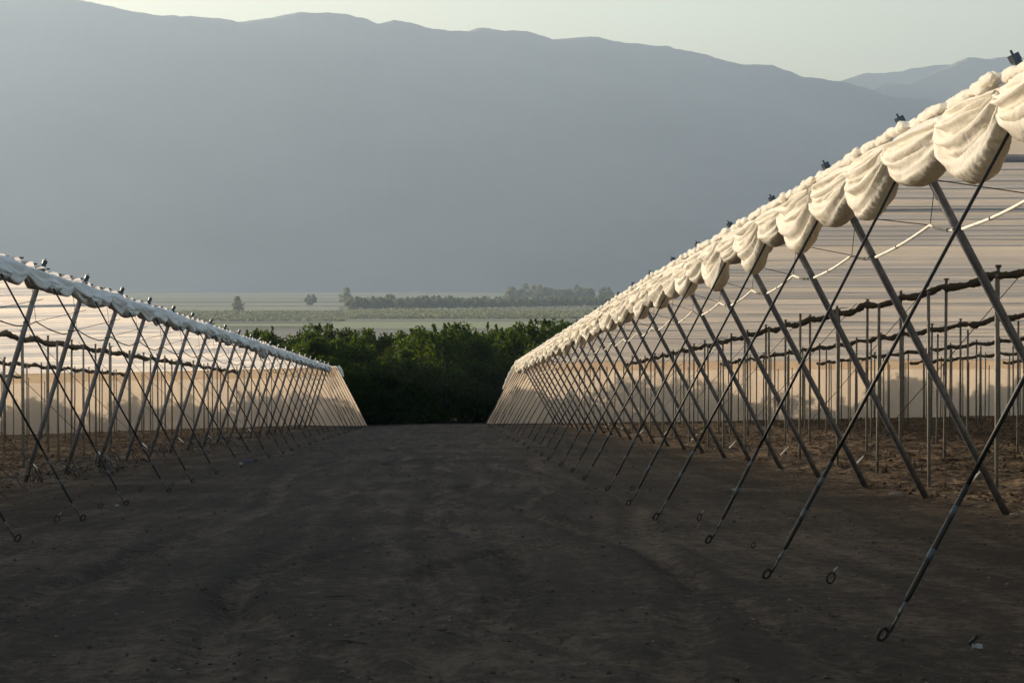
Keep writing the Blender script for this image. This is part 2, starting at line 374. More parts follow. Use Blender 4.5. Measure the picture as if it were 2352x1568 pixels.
# ------------------------------------------------------------------ fields on the valley floor
def field(x0, x1, y0, y1, m, lift):
    a = flat_d(y1); b = flat_d(y0)        # y1 = nearer (lower in the picture)
    vs = []
    for py, d in ((y1, a), (y0, b)):
        for px in (x0, x1): vs.append(((px-VX)/F*d, d, float(gz(0, d, False))+lift))
    # long edges cut into short runs so the sheet lies even
    o = mesh_obj('field', vs, [(0, 1, 3, 2)], M[m], None, False); tag(o, kind='structure')
FL = [(-2500, 4500, 757, 800, 'field_bare'), (760, 4500, 738.5, 756, 'field_green'), (-2500, 755, 743, 750, 'field_green'),
      (-2500, 780, 704, 714, 'field_tan'), (-2500, 790, 696.5, 702, 'field_pale'), (-2500, 4500, 688, 691, 'field_pale'),
      (-2500, 780, 715, 741, 'field_dark'), (800, 4500, 703, 738, 'field_dark'), (1180, 4500, 693, 698, 'field_tan'),
      (-2500, 1150, 681, 684.5, 'field_green'), (-2500, 4500, 676, 678.5, 'field_tan'), (600, 4500, 672.5, 674, 'field_pale')]
for i, a in enumerate(FL): field(*a, lift=.25+.02*i)
# ------------------------------------------------------------------ foliage
def leaf_quads(P_, size, seed):
    """one folded leaf-sized quad at each point, random facing"""
    rs = np.random.RandomState(seed); n = len(P_)
    a = rs.normal(size=(n, 3)); a /= np.linalg.norm(a, axis=1)[:, None]
    b = rs.normal(size=(n, 3)); b -= a*(a*b).sum(1)[:, None]; b /= np.linalg.norm(b, axis=1)[:, None]
    s = size*(.55+.9*rs.rand(n))[:, None]
    v = np.stack([P_-a*s, P_+b*s*.42, P_+a*s, P_-b*s*.42], 1).reshape(-1, 3)
    return v, np.arange(n*4).reshape(-1, 4)
def crown_points(seed, rx, rz, z0, n, lobes, shoots, lobe_r=(.55, 1.15), under=-.85):
    rs = np.random.RandomState(seed); pts = []
    for k in range(lobes):
        th = rs.rand()*2*np.pi; u = under+(1-under)*rs.rand()
        rr = math.sqrt(max(0, 1-u*u)); k_ = .80+.22*rs.rand()
        if u < 0: rr = .86+.14*rr          # a skirt that reaches the ground
        c = np.array([rr*math.cos(th)*rx*k_, rr*math.sin(th)*rx*k_, z0+u*rz*k_])
        r = lobe_r[0]+(lobe_r[1]-lobe_r[0])*rs.rand()
        m = int(n/lobes)
        q = rs.normal(size=(m, 3)); q /= np.linalg.norm(q, axis=1)[:, None]
        q *= (r*rs.rand(m)**.45)[:, None]; q[:, 2] *= .85
        pts.append(c+q)
    q = rs.normal(size=(n//4, 3)); q /= np.linalg.norm(q, axis=1)[:, None]; q *= (rs.rand(n//4)**.35*.85)[:, None]
    pts.append(q*np.array([rx, rx, rz])+np.array([0, 0, z0]))
    for k in range(shoots):
        th = rs.rand()*2*np.pi; r = rx*.8*math.sqrt(rs.rand())
        zt = z0+rz*math.sqrt(max(.05, 1-(r/rx)**2)); ln = .25+.85*rs.rand()**2
        m = int(40*ln)+12; s = rs.rand(m)
        lean = rs.normal(size=2)*.18
        pts.append(np.stack([r*math.cos(th)+lean[0]*s+rs.normal(size=m)*.11*(1.1-s), r*math.sin(th)+lean[1]*s+rs.normal(size=m)*.11*(1.1-s), zt-.15+ln*s], 1))
    p = np.concatenate(pts); return p[p[:, 2] > .05]
def orchard_tree(seed, rx, rz, z0, n):
    root = empty('orchard_tree', (0, 0, 0))
    p = crown_points(seed, rx, rz, z0, n, 74, 28)
    v, q = leaf_quads(p, .15, seed)
    np_mesh('crown', v, q, M['leaf'], root, False)
    mb = MB(); rs = random.Random(seed)
    mb.tube([(0, 0, -.3), (.05, .03, .5), (.0, .05, 1.2)], [.22, .18, .15], 10)
    for k in range(9):
        th = k*2*math.pi/9+rs.random()*.5; r = rx*(.5+.3*rs.random()); zt = z0+rz*(.1+.5*rs.random())
        c, s_ = math.cos(th), math.sin(th)
        mb.tube([(0, .05, .7+.06*k), (c*r*.35, s_*r*.35, 1.5+.2*k*.5), (c*r*.75, s_*r*.75, zt*.75), (c*r, s_*r, zt)], [.12, .085, .05, .02], 7)
    mb.build('trunk', M['bark'], root)
    return root
protos = [orchard_tree(101, 4.3, 3.3, 3.3, 21000), orchard_tree(102, 4.0, 3.5, 3.3, 21000), orchard_tree(103, 4.5, 3.1, 3.1, 21000)]
used = [False]*3
def place_tree(x, y, sc, rz, v, label, group, sz=1.0):
    o = protos[v] if not used[v] else copy_tree(protos[v])
    used[v] = True
    o.location = (x, y, gz1(x, y)-.35); o.scale = (sc, sc, 1.04*sz); o.rotation_euler = (0, 0, rz)
    tag(o, label, 'tree', group)
rs = random.Random(5)
FRONT_Y = 191.5
fx = [-59.5+8.6*i for i in range(12)]
hts = [1.0, .93, 1.02, .96, 1.0, .9, .94, 1.06, .95, 1.02, .98, 1.0]
for i, x in enumerate(fx):
    place_tree(x+rs.uniform(-.4, .4), FRONT_Y+rs.uniform(-.4, .4), .90+rs.uniform(-.03, .04), rs.random()*6, i % 3, 'dense dark green orchard tree, front row past the nets, %s from the left' % ORD[i+1], 'orchard trees in rows beyond the end of the road', hts[i])
for r_ in range(3):
    for i in range(8):
        x = -31+8.6*i+(4.3 if r_ % 2 == 0 else 0)
        place_tree(x+rs.uniform(-.7, .7), FRONT_Y+8.2*(r_+1)+rs.uniform(-.5, .5), 1.0+rs.uniform(-.05, .06), rs.random()*6, (i+r_) % 3, 'green orchard tree with leafy shoots, %s row back, %s from the left' % (ORD[r_+2], ORD[i+1]), 'orchard trees in rows beyond the end of the road', 1.04+.03*r_+rs.uniform(-.05, .10))
# far trees on the plain
def far_tree(seed, rx, rz, n):
    root = empty('field_tree', (0, 0, 0))
    p = crown_points(seed, rx, rz, rz*1.05, n, 16, 5, (.25*rx, .5*rx), -.6)
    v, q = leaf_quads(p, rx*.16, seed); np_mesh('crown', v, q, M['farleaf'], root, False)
    MB().tube([(0, 0, -.5), (0, 0, rz)], [.4, .25], 6).build('trunk', M['bark'], root)
    return root
fps = [far_tree(301, 6.5, 7, 1500), far_tree(302, 6.2, 6, 1500), far_tree(303, 4.5, 7.5, 1300)]
fu = [False]*3
def place_far(px, py, k, s, label, group):
    x, d = flat(px, py); o = fps[k] if not fu[k] else copy_tree(fps[k]); fu[k] = True
    o.location = (x, d, gz1(x, d)); o.scale = (s, s, s); o.rotation_euler = (0, 0, rs.random()*6)
    tag(o, label, 'tree', group)
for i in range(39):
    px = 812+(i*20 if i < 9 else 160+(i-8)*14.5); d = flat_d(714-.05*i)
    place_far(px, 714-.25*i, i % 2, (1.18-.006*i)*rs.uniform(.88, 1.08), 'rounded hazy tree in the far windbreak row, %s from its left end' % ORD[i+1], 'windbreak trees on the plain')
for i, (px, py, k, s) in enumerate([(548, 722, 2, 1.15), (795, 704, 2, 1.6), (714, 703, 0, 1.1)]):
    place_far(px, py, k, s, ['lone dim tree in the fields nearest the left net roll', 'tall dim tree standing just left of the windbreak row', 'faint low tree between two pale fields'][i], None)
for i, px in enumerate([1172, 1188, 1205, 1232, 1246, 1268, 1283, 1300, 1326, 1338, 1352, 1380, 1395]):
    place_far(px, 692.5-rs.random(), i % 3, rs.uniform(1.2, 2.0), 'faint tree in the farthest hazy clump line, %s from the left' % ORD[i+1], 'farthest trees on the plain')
def veg_band(name, x0, x1, y0, y1, rows, hgt, n, seed, label):
    """low crop or young orchard nobody could count: many leaf clumps in rows"""
    rs_ = np.random.RandomState(seed); P_ = []
    for r in range(rows):
        py = y1+(y0-y1)*r/max(1, rows-1); d = flat_d(py); xa = (x0-VX)/F*d; xb = (x1-VX)/F*d
        m = n//rows; xx = rs_.uniform(xa, xb, m); hh = hgt*(.75+.5*(vnoise(xx/9.0, xx*0+r, seed)+.5))
        P_.append(np.stack([xx, d+rs_.normal(size=m)*2.2, float(gz(0, d, False))+.3+rs_.rand(m)*hh], 1))
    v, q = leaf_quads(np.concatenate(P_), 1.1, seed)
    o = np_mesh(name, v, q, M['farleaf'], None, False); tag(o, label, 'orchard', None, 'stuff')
veg_band('young_orchard', 795, 1560, 717, 733, 7, 3.2, 20000, 1, 'hazy dark orchard block on the plain right of the gap')
veg_band('crop_rows', 330, 792, 718, 738, 6, 2.2, 9000, 2, 'hazy dark crop block on the plain left of the windbreak')
veg_band('far_scrub', 1150, 1560, 694, 699, 3, 4.5, 5000, 3, 'faint scrub under the farthest trees')
# ------------------------------------------------------------------ net shelters
BAY = 5.95
YR = [29.7+BAY*k for k in range(-3, 26)]          # right eave posts; the last one stands at the end net
YL = [50.2+BAY*k for k in range(-5, 22)]          # left eave posts
YE = 178.6
def hr(y): return float(np.interp(y, [0, 23.7, 30, 65, 178], [2.95, 3.12, 3.2, 3.2, 2.86]))
def hl(y): return float(np.interp(y, [0, 80, 178], [2.64, 2.64, 2.50]))
def roof_h(side, L, y):
    if side > 0: return np.interp(y, [0, 23.7, 30, 65, 178], [2.87, 3.04, 3.12, 3.12, 2.78])+.004*(L-5.3)
    return np.interp(y, [0, 80, 178], [2.56, 2.56, 2.42])-.02*(np.abs(L)-7.5)
XO = 54.0
def roof(side):
    y0, y1 = -12.0, YE; e = 5.30 if side > 0 else 7.55
    root = empty('net_roof', P(side*e, y0, 0), 'pale shade net roof in sagging crosswise strips over the %s shelter' % ('right' if side > 0 else 'left'), 'net roof')
    ST = 1.56; rs_ = np.random.RandomState(31 if side > 0 else 32)
    nst = int((y1-y0)/ST)+1; sag = .07+.17*rs_.rand(nst+2); lft = rs_.normal(size=nst+2)*.025; pleat = rs_.rand(nst+2)
    yy = []; jj = []; tt = []
    for j in range(nst+1):
        for t in (0, .04, .10, .2, .32, .45, .56, .64, .70, .76, .82, .88, .93, .97):
            y = y0+(j+t)*ST
            if y <= y1: yy.append(y); jj.append(j); tt.append(t)
    yy.append(y1); jj.append(nst); tt.append(0)
    yy = np.array(yy); jj = np.array(jj); tt = np.array(tt)
    xx = np.concatenate([np.linspace(e, e+22, 90), np.linspace(e+22.6, XO, 40)])*side
    X_, Y_ = np.meshgrid(xx, yy, indexing='ij'); J = jj[None, :]+0*X_.astype(int); T = tt[None, :]+0*X_
    hh = roof_h(side, X_, Y_)
    s_ = sag[J]*(1+.5*vnoise(X_*.35, J*3.1, 4)); edge = lft[J]*(1-T)+lft[np.minimum(J+1, nst+1)]*T
    # every strip bellies down to a low, tight line on its far side and rises again behind it
    tp_ = .70; rise = np.where(T < tp_, np.sin(.5*np.pi*np.clip(T/tp_, 0, 1)), np.cos(.5*np.pi*np.clip((T-tp_)/(1-tp_), 0, 1)**1.15))
    dpt = np.maximum(.03, s_*(.75+.5*vnoise(X_*.12, J*2.3, 15)))
    dz = edge+dpt*(rise-1)+.022*fbm(X_*.55, Y_*1.6, 6, 3)*np.sin(np.pi*T)+.020*fbm(X_*1.7, J*3.0+T*2, 16, 2)*np.sin(np.pi*T)
    Z_ = CAMZ-SL*Y_+hh+dz
    V_ = np.stack([X_.ravel()-root.location.x, Y_.ravel()-root.location.y, Z_.ravel()-root.location.z], 1)
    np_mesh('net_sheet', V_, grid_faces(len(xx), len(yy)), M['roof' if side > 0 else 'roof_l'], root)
    n = 0
    for j in range(nst-1, -1, -1):
        y = y0+j*ST
        if n >= 100: break
        pts = [P(side*(e-.02+(XO-e)*q/12), y, float(roof_h(side, side*(e+(XO-e)*q/12), y))+float(lft[j])-.012)-root.location for q in range(13)]
        MB().tube(pts, .017, 5).build('support_wire', M['wire'], root); n += 1
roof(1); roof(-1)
# end net walls
def end_wall(side):
    e = 5.26 if side > 0 else 7.2; b = 2.95 if side > 0 else 5.0
    root = empty('end_net_wall', (side*e, YE, gz1(side*e, YE)), 'tan backlit net wall closing the far end of the %s shelter' % ('right' if side > 0 else 'left'), 'net wall')
    def sheet(name, h0f, h1f, yo, m, wing, nz):
        us = np.linspace(0, 1, 170); ts = np.linspace(0, 1, nz); V_ = []
        for u in us:
            for t in ts:
                xe = e if not wing else e+(b-e)*(1-t)
                L = side*(xe+(XO-xe)*u); top = h1f(L); bot = h0f(L); z = bot+(top-bot)*t
                yy_ = YE+yo+.05*math.sin(L*1.05)*math.sin(math.pi*t)+.02*math.sin(L*3.1+t*2)
                V_.append((L-root.location.x, yy_-root.location.y, z-root.location.z))
        return np_mesh(name, np.array(V_), grid_faces(len(us), nz), m, root)
    gl = lambda L: gz1(L, YE)-.15
    tp = lambda L: CAMZ-SL*YE+float(roof_h(side, L, YE))-.02
    sheet('net_sheet', gl, tp, 0, M['wall'], True, 14)
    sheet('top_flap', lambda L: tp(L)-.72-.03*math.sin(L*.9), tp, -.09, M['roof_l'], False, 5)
    # sag cord along the base
    pts = [Vector((side*(b+.1+(XO-b)*q/40), YE-.1, gz1(side*(b+(XO-b)*q/40), YE-.1)+.03))-root.location for q in range(41)]
    MB().tube(pts, .03, 6).build('base_cord', M['wire'], root)
    return root
end_wall(1); end_wall(-1)
# leaning eave posts
def post_proto(side, ht, lean, rad):
    root = empty('eave_post', (0, 0, 0))
    d = Vector((-side*lean, 0, ht)).normalized()
    top = Vector((-side*lean, 0, ht)); ext = top-d*.05
    MB().tube([-d*.25, ext*.33, ext*.66, ext], rad, 14).build('pole', M['galv'], root)
    q = Vector((0, 0, 1)).rotation_difference(d).to_matrix()
    b = MB(); b.box(top+d*.02, (.085, .08, .075), q @ Matrix.Rotation(R(20), 3, 'Z')); b.box(top-d*.077, (.07, .12, .118), q); b.tube([top+d*.055, top+d*.10], .012, 8)
    b.build('cap_fitting', M['cap'], root, False)
    k = MB(); k.box(top-d*.17+Vector((side*.02, 0, 0)), (.13, .13, .1), q); k.build('clamp', M['rod'], root, False)
    f = ext*.75; c = MB().torus(f, rad+.006, .014, (1, 0, 0), (0, 1, 0), 14, 6); c.build('collar', M['rod'], root)
    return root
RP = post_proto(1, 4.8, 2.5, .052); LP_ = post_proto(-1, 4.37, 1.35, .052)
FOOT_R, FOOT_L = 7.76, 8.93; rp0 = random.Random(44)
n = len(YR)
for i, y in enumerate(YR):
    o = RP if i == 0 else copy_tree(RP)
    z0 = gz1(FOOT_R, y); zt = P(0, y, hr(y)).z
    o.location = (FOOT_R, y, z0); o.scale = (1.0 if i < n-1 else 1.0, 1, (zt-z0)/4.8)
    if i == n-1: o.scale = (1, 1.6, (zt-z0)/4.8)
    o.rotation_euler = (R(rp0.uniform(-.45, .45)), R(rp0.uniform(-.3, .3)), 0)
    tag(o, 'grey steel eave post leaning out over the road, right shelter, %s from the end wall' % ORD[n-i], 'post', 'leaning eave posts of the right shelter')
n = len(YL)
for i, y in enumerate(YL):
    o = LP_ if i == 0 else copy_tree(LP_)
    z0 = gz1(-FOOT_L, y); zt = P(0, y, hl(y)).z
    o.location = (-FOOT_L, y, z0); o.scale = (1, 1, (zt-z0)/4.37)
    o.rotation_euler = (R(rp0.uniform(-.45, .45)), R(rp0.uniform(-.3, .3)), 0)
    tag(o, 'mauve grey steel eave post leaning over the road, left shelter, %s from the end wall' % ORD[n-i], 'post', 'leaning eave posts of the left shelter')
# guy cables
def guy_proto(side, dx, ht):
    """from the ring in the ground up and outwards to the eave"""
    root = empty('guy_cable', (0, 0, 0)); top = Vector((side*dx, .6 if side > 0 else 0, ht)); d = top.normalized(); ln = top.length
    pt = lambda s: d*s
    MB().torus((-side*.015, 0, .052), .034, .015, (1, .25, .1), (.25, 0, 1), 20, 9, 1.35).build('anchor_ring', M['ring'], root)
    MB().tube([(-side*.03, 0, -.25), (0, 0, .0)], .016, 8).build('anchor_rod', M['ring'], root)
    MB().tube([pt(.07), pt(.34)], .011, 8).build('turnbuckle', M['rod'], root)
    MB().tube([pt(.20), pt(.25), pt(.29)], [.012, .016, .012], 8).build('turnbuckle_nut', M['rod'], root)
    MB().tube([pt(.32), pt(.36), pt(1.25), pt(1.3)], [.010, .021, .021, .017], 10).build('lower_sleeve', M['cable'], root)
    MB().tube([pt(.66), pt(.76)], .024, 10).build('tape_band', M['band'], root)
    MB().tube([pt(1.02), pt(1.12)], .022, 10).build('tape_band', M['band'], root)
    MB().tube([pt(1.28), pt(ln*.5), pt(ln)], .0175, 10).build('cable', M['cable'], root)
    return root
AR, AL = 2.95, 5.30
GP = guy_proto(1, 5.38-AR, 4.6); GL = guy_proto(-1, 7.55-AL, 4.5)
n = len(YR); ks = [YR[0]-BAY*2, YR[0]-BAY]+YR
rr = random.Random(9)
YRG = [y for y in YR]
for i, y in enumerate(YRG):
    o = GP if i == 0 else copy_tree(GP)
    xa = AR+rr.uniform(-.06, .06); z0 = gz1(xa, y); zt = P(0, y, hr(y)-.2).z
    y = y-.6; z0 = gz1(xa, y); zt = P(0, y+.6, hr(y+.6)-.5).z
    o.location = (xa, y, z0); o.scale = ((5.27-xa)/(5.38-AR), 1, (zt-z0)/4.6)
    tag(o, 'black guy cable from ground ring to right eave, %s from the end wall' % ORD[n-i], 'cable', 'guy cables of the right shelter')
n = len(YL)
for i, y in enumerate(YL):
    o = GL if i == 0 else copy_tree(GL)
    xa = AL+rr.uniform(-.08, .08); z0 = gz1(-xa, y); zt = P(0, y, hl(y)-.44).z
    o.location = (-xa, y, z0); o.scale = ((7.45-xa)/(7.55-AL), 1, (zt-z0)/4.5)
    tag(o, 'black guy cable from ground ring to left eave, %s from the end wall' % ORD[n-i], 'cable', 'guy cables of the left shelter')
# extra guys bunched on the end bays
def mini_guy(side, xa, ya, xt, yt, ht, label):
    a = Vector((xa, ya, gz1(xa, ya))); b = P(xt, yt, ht)
    root = empty('end_guy_cable', a, label, 'cable', 'extra guy cables bracing the end walls')
    d = (b-a)
    MB().tube([Vector((0, 0, .05)), d*.5, d], .016, 7).build('cable', M['cable'], root)
    MB().torus((0, 0, .06), .05, .017, (1, .2, 0), (0, 0, 1), 12, 6).build('anchor_ring', M['ring'], root)
q = 0
for side, e, b in ((1, 5.3, 3.0), (-1, 7.2, 5.2)):
    for k in range(7):
        y = YE-1.5-2.9*k; q += 1
        mini_guy(side, side*(b+.12*k), y, side*(e+.05*k), y-.3, (2.6 if side > 0 else 2.3), 'thin extra guy in front of the %s end wall, %s out from it' % ('right' if side > 0 else 'left', ORD[k+1]))
# ------------------------------------------------------------------ gathered side nets (swags)
def swag_mesh(seed, ln, dep, wid, nu=64, layers=3):
    """one hanging festoon of cloth along +y (0..ln), hung at z=0, belly down to -dep; road side is -x"""
    rs_ = np.random.RandomState(seed); Vs = []; Qs = []; base = 0
    skew = .45+.15*rs_.rand()
    for ly in range(layers):
        nv = 60 if ly == 0 else 38
        D = dep*(1.0, .70, .42)[ly]*(1+.12*rs_.normal()*(.5 if ly == 0 else 1)); Wd = wid*(1.0, .95, .85)[ly]
        off = -.035*ly; a0 = .0+.08*ly*rs_.rand(); a1 = 1.0-.10*ly*rs_.rand()
        u = np.linspace(0, 1, nu); v = np.linspace(0, 1, nv)
        U, V = np.meshgrid(u, v, indexing='ij')
        us = U**(math.log(.5)/math.log(skew))                     # belly drawn off centre
        bel = np.sin(np.pi*np.clip(us, 0, 1))**.62
        Hh = .16+D*bel; Ww = .07+Wd*np.sin(np.pi*np.clip(us, 0, 1))**.8
        if ly == 0: ang = 2*np.pi*V                               # closed bag
        else: ang = -.25+(np.pi*1.22)*V                           # outer fold ending in a turned-under hem
        # cross-section: ang 0 = top, pi = bottom; drop-shaped
        zc = -(1-np.cos(ang))*.5
        full = np.sin(ang)*(.62+.38*(-zc))
        fold = 0
        for k in range(4):
            f = 1.4+2.3*k+rs_.rand(); ph = rs_.rand()*6.28; am = (.060, .034, .014, .006)[k]
            fold = fold+am*np.sin(2*np.pi*f*(-zc)+ph+2.2*fbm(us*2.2+seed, zc*1.2, seed+k, 2))*np.sin(np.pi*np.clip(-zc, 0, 1))
        crease = -.05*np.exp(-((np.mod(-zc*3.1+.9*fbm(us*1.6, zc*0+ly, seed+9, 2), 1)-.5)/.10)**2)*np.sin(np.pi*us)
        hemz = np.clip((-zc-.80)/.2, 0, 1)
        pleat = .011*np.sin(us*ln*46+4*fbm(us*9, zc*2, seed+3, 2))*np.clip((-zc-.66)/.3, 0, 1)*(.3+fbm(us*6, zc, seed+12, 2))
        X_ = -Ww*full-(fold+crease+pleat)*(.35+.65*np.abs(np.sin(ang)))*np.sign(np.sin(ang)+1e-6)*min(1, dep/.62)+off*np.sin(np.pi*us)
        X_ = X_+.03*fbm(us*5, zc*4, seed+4, 3)
        Z_ = zc*Hh+.015*np.sin(us*ln*40+seed)*hemz+.03*fbm(us*4, zc*3, seed+5, 3)-.0*V
        Y_ = (a0+(a1-a0)*U)*ln+.10*zc*0+.03*fbm(us*4, zc*5, seed+6, 2)
        Vs.append(np.stack([X_.ravel(), Y_.ravel(), Z_.ravel()], 1)); Qs.append(grid_faces(nu, nv)+base); base += nu*nv
    return np.concatenate(Vs), np.concatenate(Qs)
def puff_mesh(seed, ln, r0, step=.55):
    """knotted strip of cloth lumps laced along the eave wire"""
    rs_ = np.random.RandomState(seed); nu = int(ln/.03); nv = 14
    u = np.linspace(0, ln, nu); t = np.linspace(0, 2*np.pi, nv, endpoint=False)
    edges = [0]
    while edges[-1] < ln: edges.append(edges[-1]+step*(.65+.8*rs_.rand()))
    idx = np.searchsorted(edges, u, side='right')-1; e = np.array(edges+[edges[-1]+step]); loc = (u-e[idx])/(e[idx+1]-e[idx])
    amp = (.55+.5*rs_.rand(len(e)))[idx]
    rad = r0*(.62+amp*np.sin(np.pi*np.clip(loc, 0, 1))**.55)
    off = (rs_.normal(size=len(e))*.03)[idx]
    U, T = np.meshgrid(u, t, indexing='ij'); Rr = rad[:, None]*(1+.35*fbm(U*7, T*1.1, seed, 3)+.32*fbm(U*16+T*1.5, T*2.2, seed+2, 2))
    Vv = np.stack([(Rr*np.cos(T)*.8+off[:, None]).ravel(), U.ravel(), (Rr*np.sin(T)).ravel()], 1)
    return Vv, grid_faces(nu, nv, True)
# right side: two festoons to each bay, hung from the eave wire
root = empty('gathered_net', P(5.2, YR[0], hr(YR[0])), 'sunlit cream net gathered in scalloped festoons along the right eave', 'gathered net')
rsw = random.Random(21)
sw_cache = [swag_mesh(400+k, 1.0, 1.0, 1.0) for k in range(0)]
for i in range(len(YR)-1):
    y0, y1 = YR[i], YR[i+1]; c = .5+rsw.uniform(-.06, .06); cuts = [0, c, 1]
    for k in range(2):
        a = y0+(y1-y0)*cuts[k]; b = y0+(y1-y0)*cuts[k+1]; ln = (b-a)*1.13
        dep = (.66 if k == 0 else .48)*rsw.uniform(.84, 1.12)
        far = min(1, max(0, (y0-70)/60)); nu = 72 if y0 < 75 else 34
        Vv, Q = swag_mesh(500+i*7+k, ln, dep, .19*rsw.uniform(.8, 1.2), nu)
        ya = a-(ln-(b-a))*.5
        h0 = hr(a)-.26; sh = np.interp(Vv[:, 1]+ya, [0, 23.7, 30, 65, 178], [2.95, 3.12, 3.2, 3.2, 2.86])-.24
        W_ = np.stack([Vv[:, 0]+5.14+.02*k-root.location.x, Vv[:, 1]+ya-root.location.y, Vv[:, 2]+CAMZ-SL*(Vv[:, 1]+ya)+sh-root.location.z], 1)
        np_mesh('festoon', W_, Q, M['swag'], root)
    for q_, (ro, dx, dz) in enumerate(((.042, -.09, -.17), (.040, .03, -.11))):
        Vv, Q = puff_mesh(900+i*3+q_, y1-y0+.05, ro)
        sh = np.interp(Vv[:, 1]+y0, [0, 23.7, 30, 65, 178], [2.95, 3.12, 3.2, 3.2, 2.86])+dz
        W_ = np.stack([Vv[:, 0]+5.2+dx-root.location.x, Vv[:, 1]+y0-root.location.y, Vv[:, 2]+CAMZ-SL*(Vv[:, 1]+y0)+sh-root.location.z], 1)
        np_mesh('laced_edge', W_, Q, M['swag'], root)
# left side: tight pinched roll
def roll_seg(seed, ln, r, nu=46, nv=34):
    rs_ = np.random.RandomState(seed); u = np.linspace(0, 1, nu); t = np.linspace(0, 2*np.pi, nv, endpoint=False)
    U, T = np.meshgrid(u, t, indexing='ij')
    env = (.30+.70*np.sin(np.pi*U)**.6)
    k = 3+rs_.randint(3); ph = rs_.rand()*6
    fold = 1+.20*np.sin(k*T+ph+1.6*U+2*fbm(U*2, np.cos(T), seed, 2))*np.sin(np.pi*U)+.10*np.sin(9*T+ph*2+3*fbm(U*3, np.sin(T), seed+1, 2))
    Rr = r*env*fold
    sag = -.10*np.sin(np.pi*U)
    return np.stack([(Rr*np.cos(T)*.8).ravel(), (U*ln).ravel(), (Rr*np.sin(T)*1.05+sag).ravel()], 1), grid_faces(nu, nv, True)
root = empty('gathered_net', P(-7.5, YL[0], hl(YL[0])), 'bluish white net rolled and pinched along the shaded left eave', 'gathered net')
for i in range(len(YL)-1):
    y0, y1 = YL[i], YL[i+1]
    for k in range(2):
        a = y0+(y1-y0)*(0, .52)[k]; b = y0+(y1-y0)*(.52, 1)[k]; ln = (b-a)+.12
        Vv, Q = roll_seg(700+i*5+k, ln, .19*rsw.uniform(.85, 1.15))
        sh = np.interp(Vv[:, 1]+a, [0, 80, 178], [2.64, 2.64, 2.5])-.28
        W_ = np.stack([Vv[:, 0]-7.52-root.location.x, Vv[:, 1]+a-.05-root.location.y, Vv[:, 2]+CAMZ-SL*(Vv[:, 1]+a)+sh-root.location.z], 1)
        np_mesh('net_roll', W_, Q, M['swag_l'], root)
    # slack pocket under the tie beside each post
    dp = rsw.uniform(.08, .18)*(2.0 if i == 15 else 1)
    Vv, Q = swag_mesh(760+i, 1.1, dp, .13, 30, 2); ya = y0-.2
    sh = np.interp(Vv[:, 1]+ya, [0, 80, 178], [2.64, 2.64, 2.5])-.30
    W_ = np.stack([-Vv[:, 0]-7.52-root.location.x, Vv[:, 1]+ya-root.location.y, Vv[:, 2]+CAMZ-SL*(Vv[:, 1]+ya)+sh-root.location.z], 1)
    np_mesh('slack_pocket', W_, Q[:, ::-1], M['swag_l'], root)
# bundles hanging down the corners of the end walls
for side, e, b, lab in ((1, 5.2, 4.2, 'pale bundle of net hanging down the corner of the right end wall'), (-1, 7.1, 6.75, 'short pale net end drooping from the left end wall corner')):
    ht = 2.7 if side > 0 else 2.35; dn = 1.9 if side > 0 else .7
    a = P(side*e, YE-.5, ht); c = P(side*b, YE-.5, ht-dn); mid = (a+c)/2+Vector((-side*.12, 0, .1))
    pts = []; rad = []
    for k in range(15):
        t = k/14; p = a*(1-t)**2+mid*2*t*(1-t)+c*t*t; pts.append(p-a); rad.append((.17 if side > 0 else .15)*(1-.45*t)*(1+.18*math.sin(k*2.1)))
    o = MB().tube(pts, rad, 14).build('corner_bundle', M['swag_l' if side < 0 else 'swag']); o.location = a
    tag(o, lab, 'net bundle')
# rolled nets inside, running with the rows
def inner_roll(side, L, ystart, label):
    nu = int((YE-1-ystart)/.16); nv = 16
    u = np.linspace(ystart, YE-1, nu); t = np.linspace(0, 2*np.pi, nv, endpoint=False)
    ph = np.mod(u, BAY)/BAY
    sag = -.10*np.sin(np.pi*ph)+.05*fbm(u*.5, u*0+L, 71, 3)
    rad = .088*(.86+.22*np.abs(np.sin(u*1.3+2.3*fbm(u*.4, u*0, 72, 2))))*(1+.5*fbm(u*1.1, u*0+L, 73, 3))
    U, T = np.meshgrid(u, t, indexing='ij')
    Rr = rad[:, None]*(1+.45*fbm(U*3.1, T*1.4, 74, 3))
    hh = roof_h(side, np.full_like(u, side*L), u)-.28+sag
    X_ = side*L+Rr*np.cos(T)*.8; Z_ = (CAMZ-SL*u+hh)[:, None]+Rr*np.sin(T)
    o0 = Vector((side*L, ystart, CAMZ-SL*ystart))
    o = np_mesh('rolled_net', np.stack([X_.ravel()-o0.x, U.ravel()-o0.y, Z_.ravel()-o0.z], 1), grid_faces(nu, nv, True), M['inner_roll'])
    o.location = o0; tag(o, label, 'rolled net', 'rolled nets hung under the net roofs')
RROWS = [12.6, 19.0, 25.6, 32.0, 38.4, 45]; LROWS = [13.8, 21.2, 28.4, 35.6]
for i, L in enumerate(RROWS): inner_roll(1, L, 20, 'dark shaded net roll hung under the right roof, %s in from the eave' % ORD[i+1])
for i, L in enumerate(LROWS): inner_roll(-1, L, 34, 'dark shaded net roll hung under the left roof, %s in from the eave' % ORD[i+1])
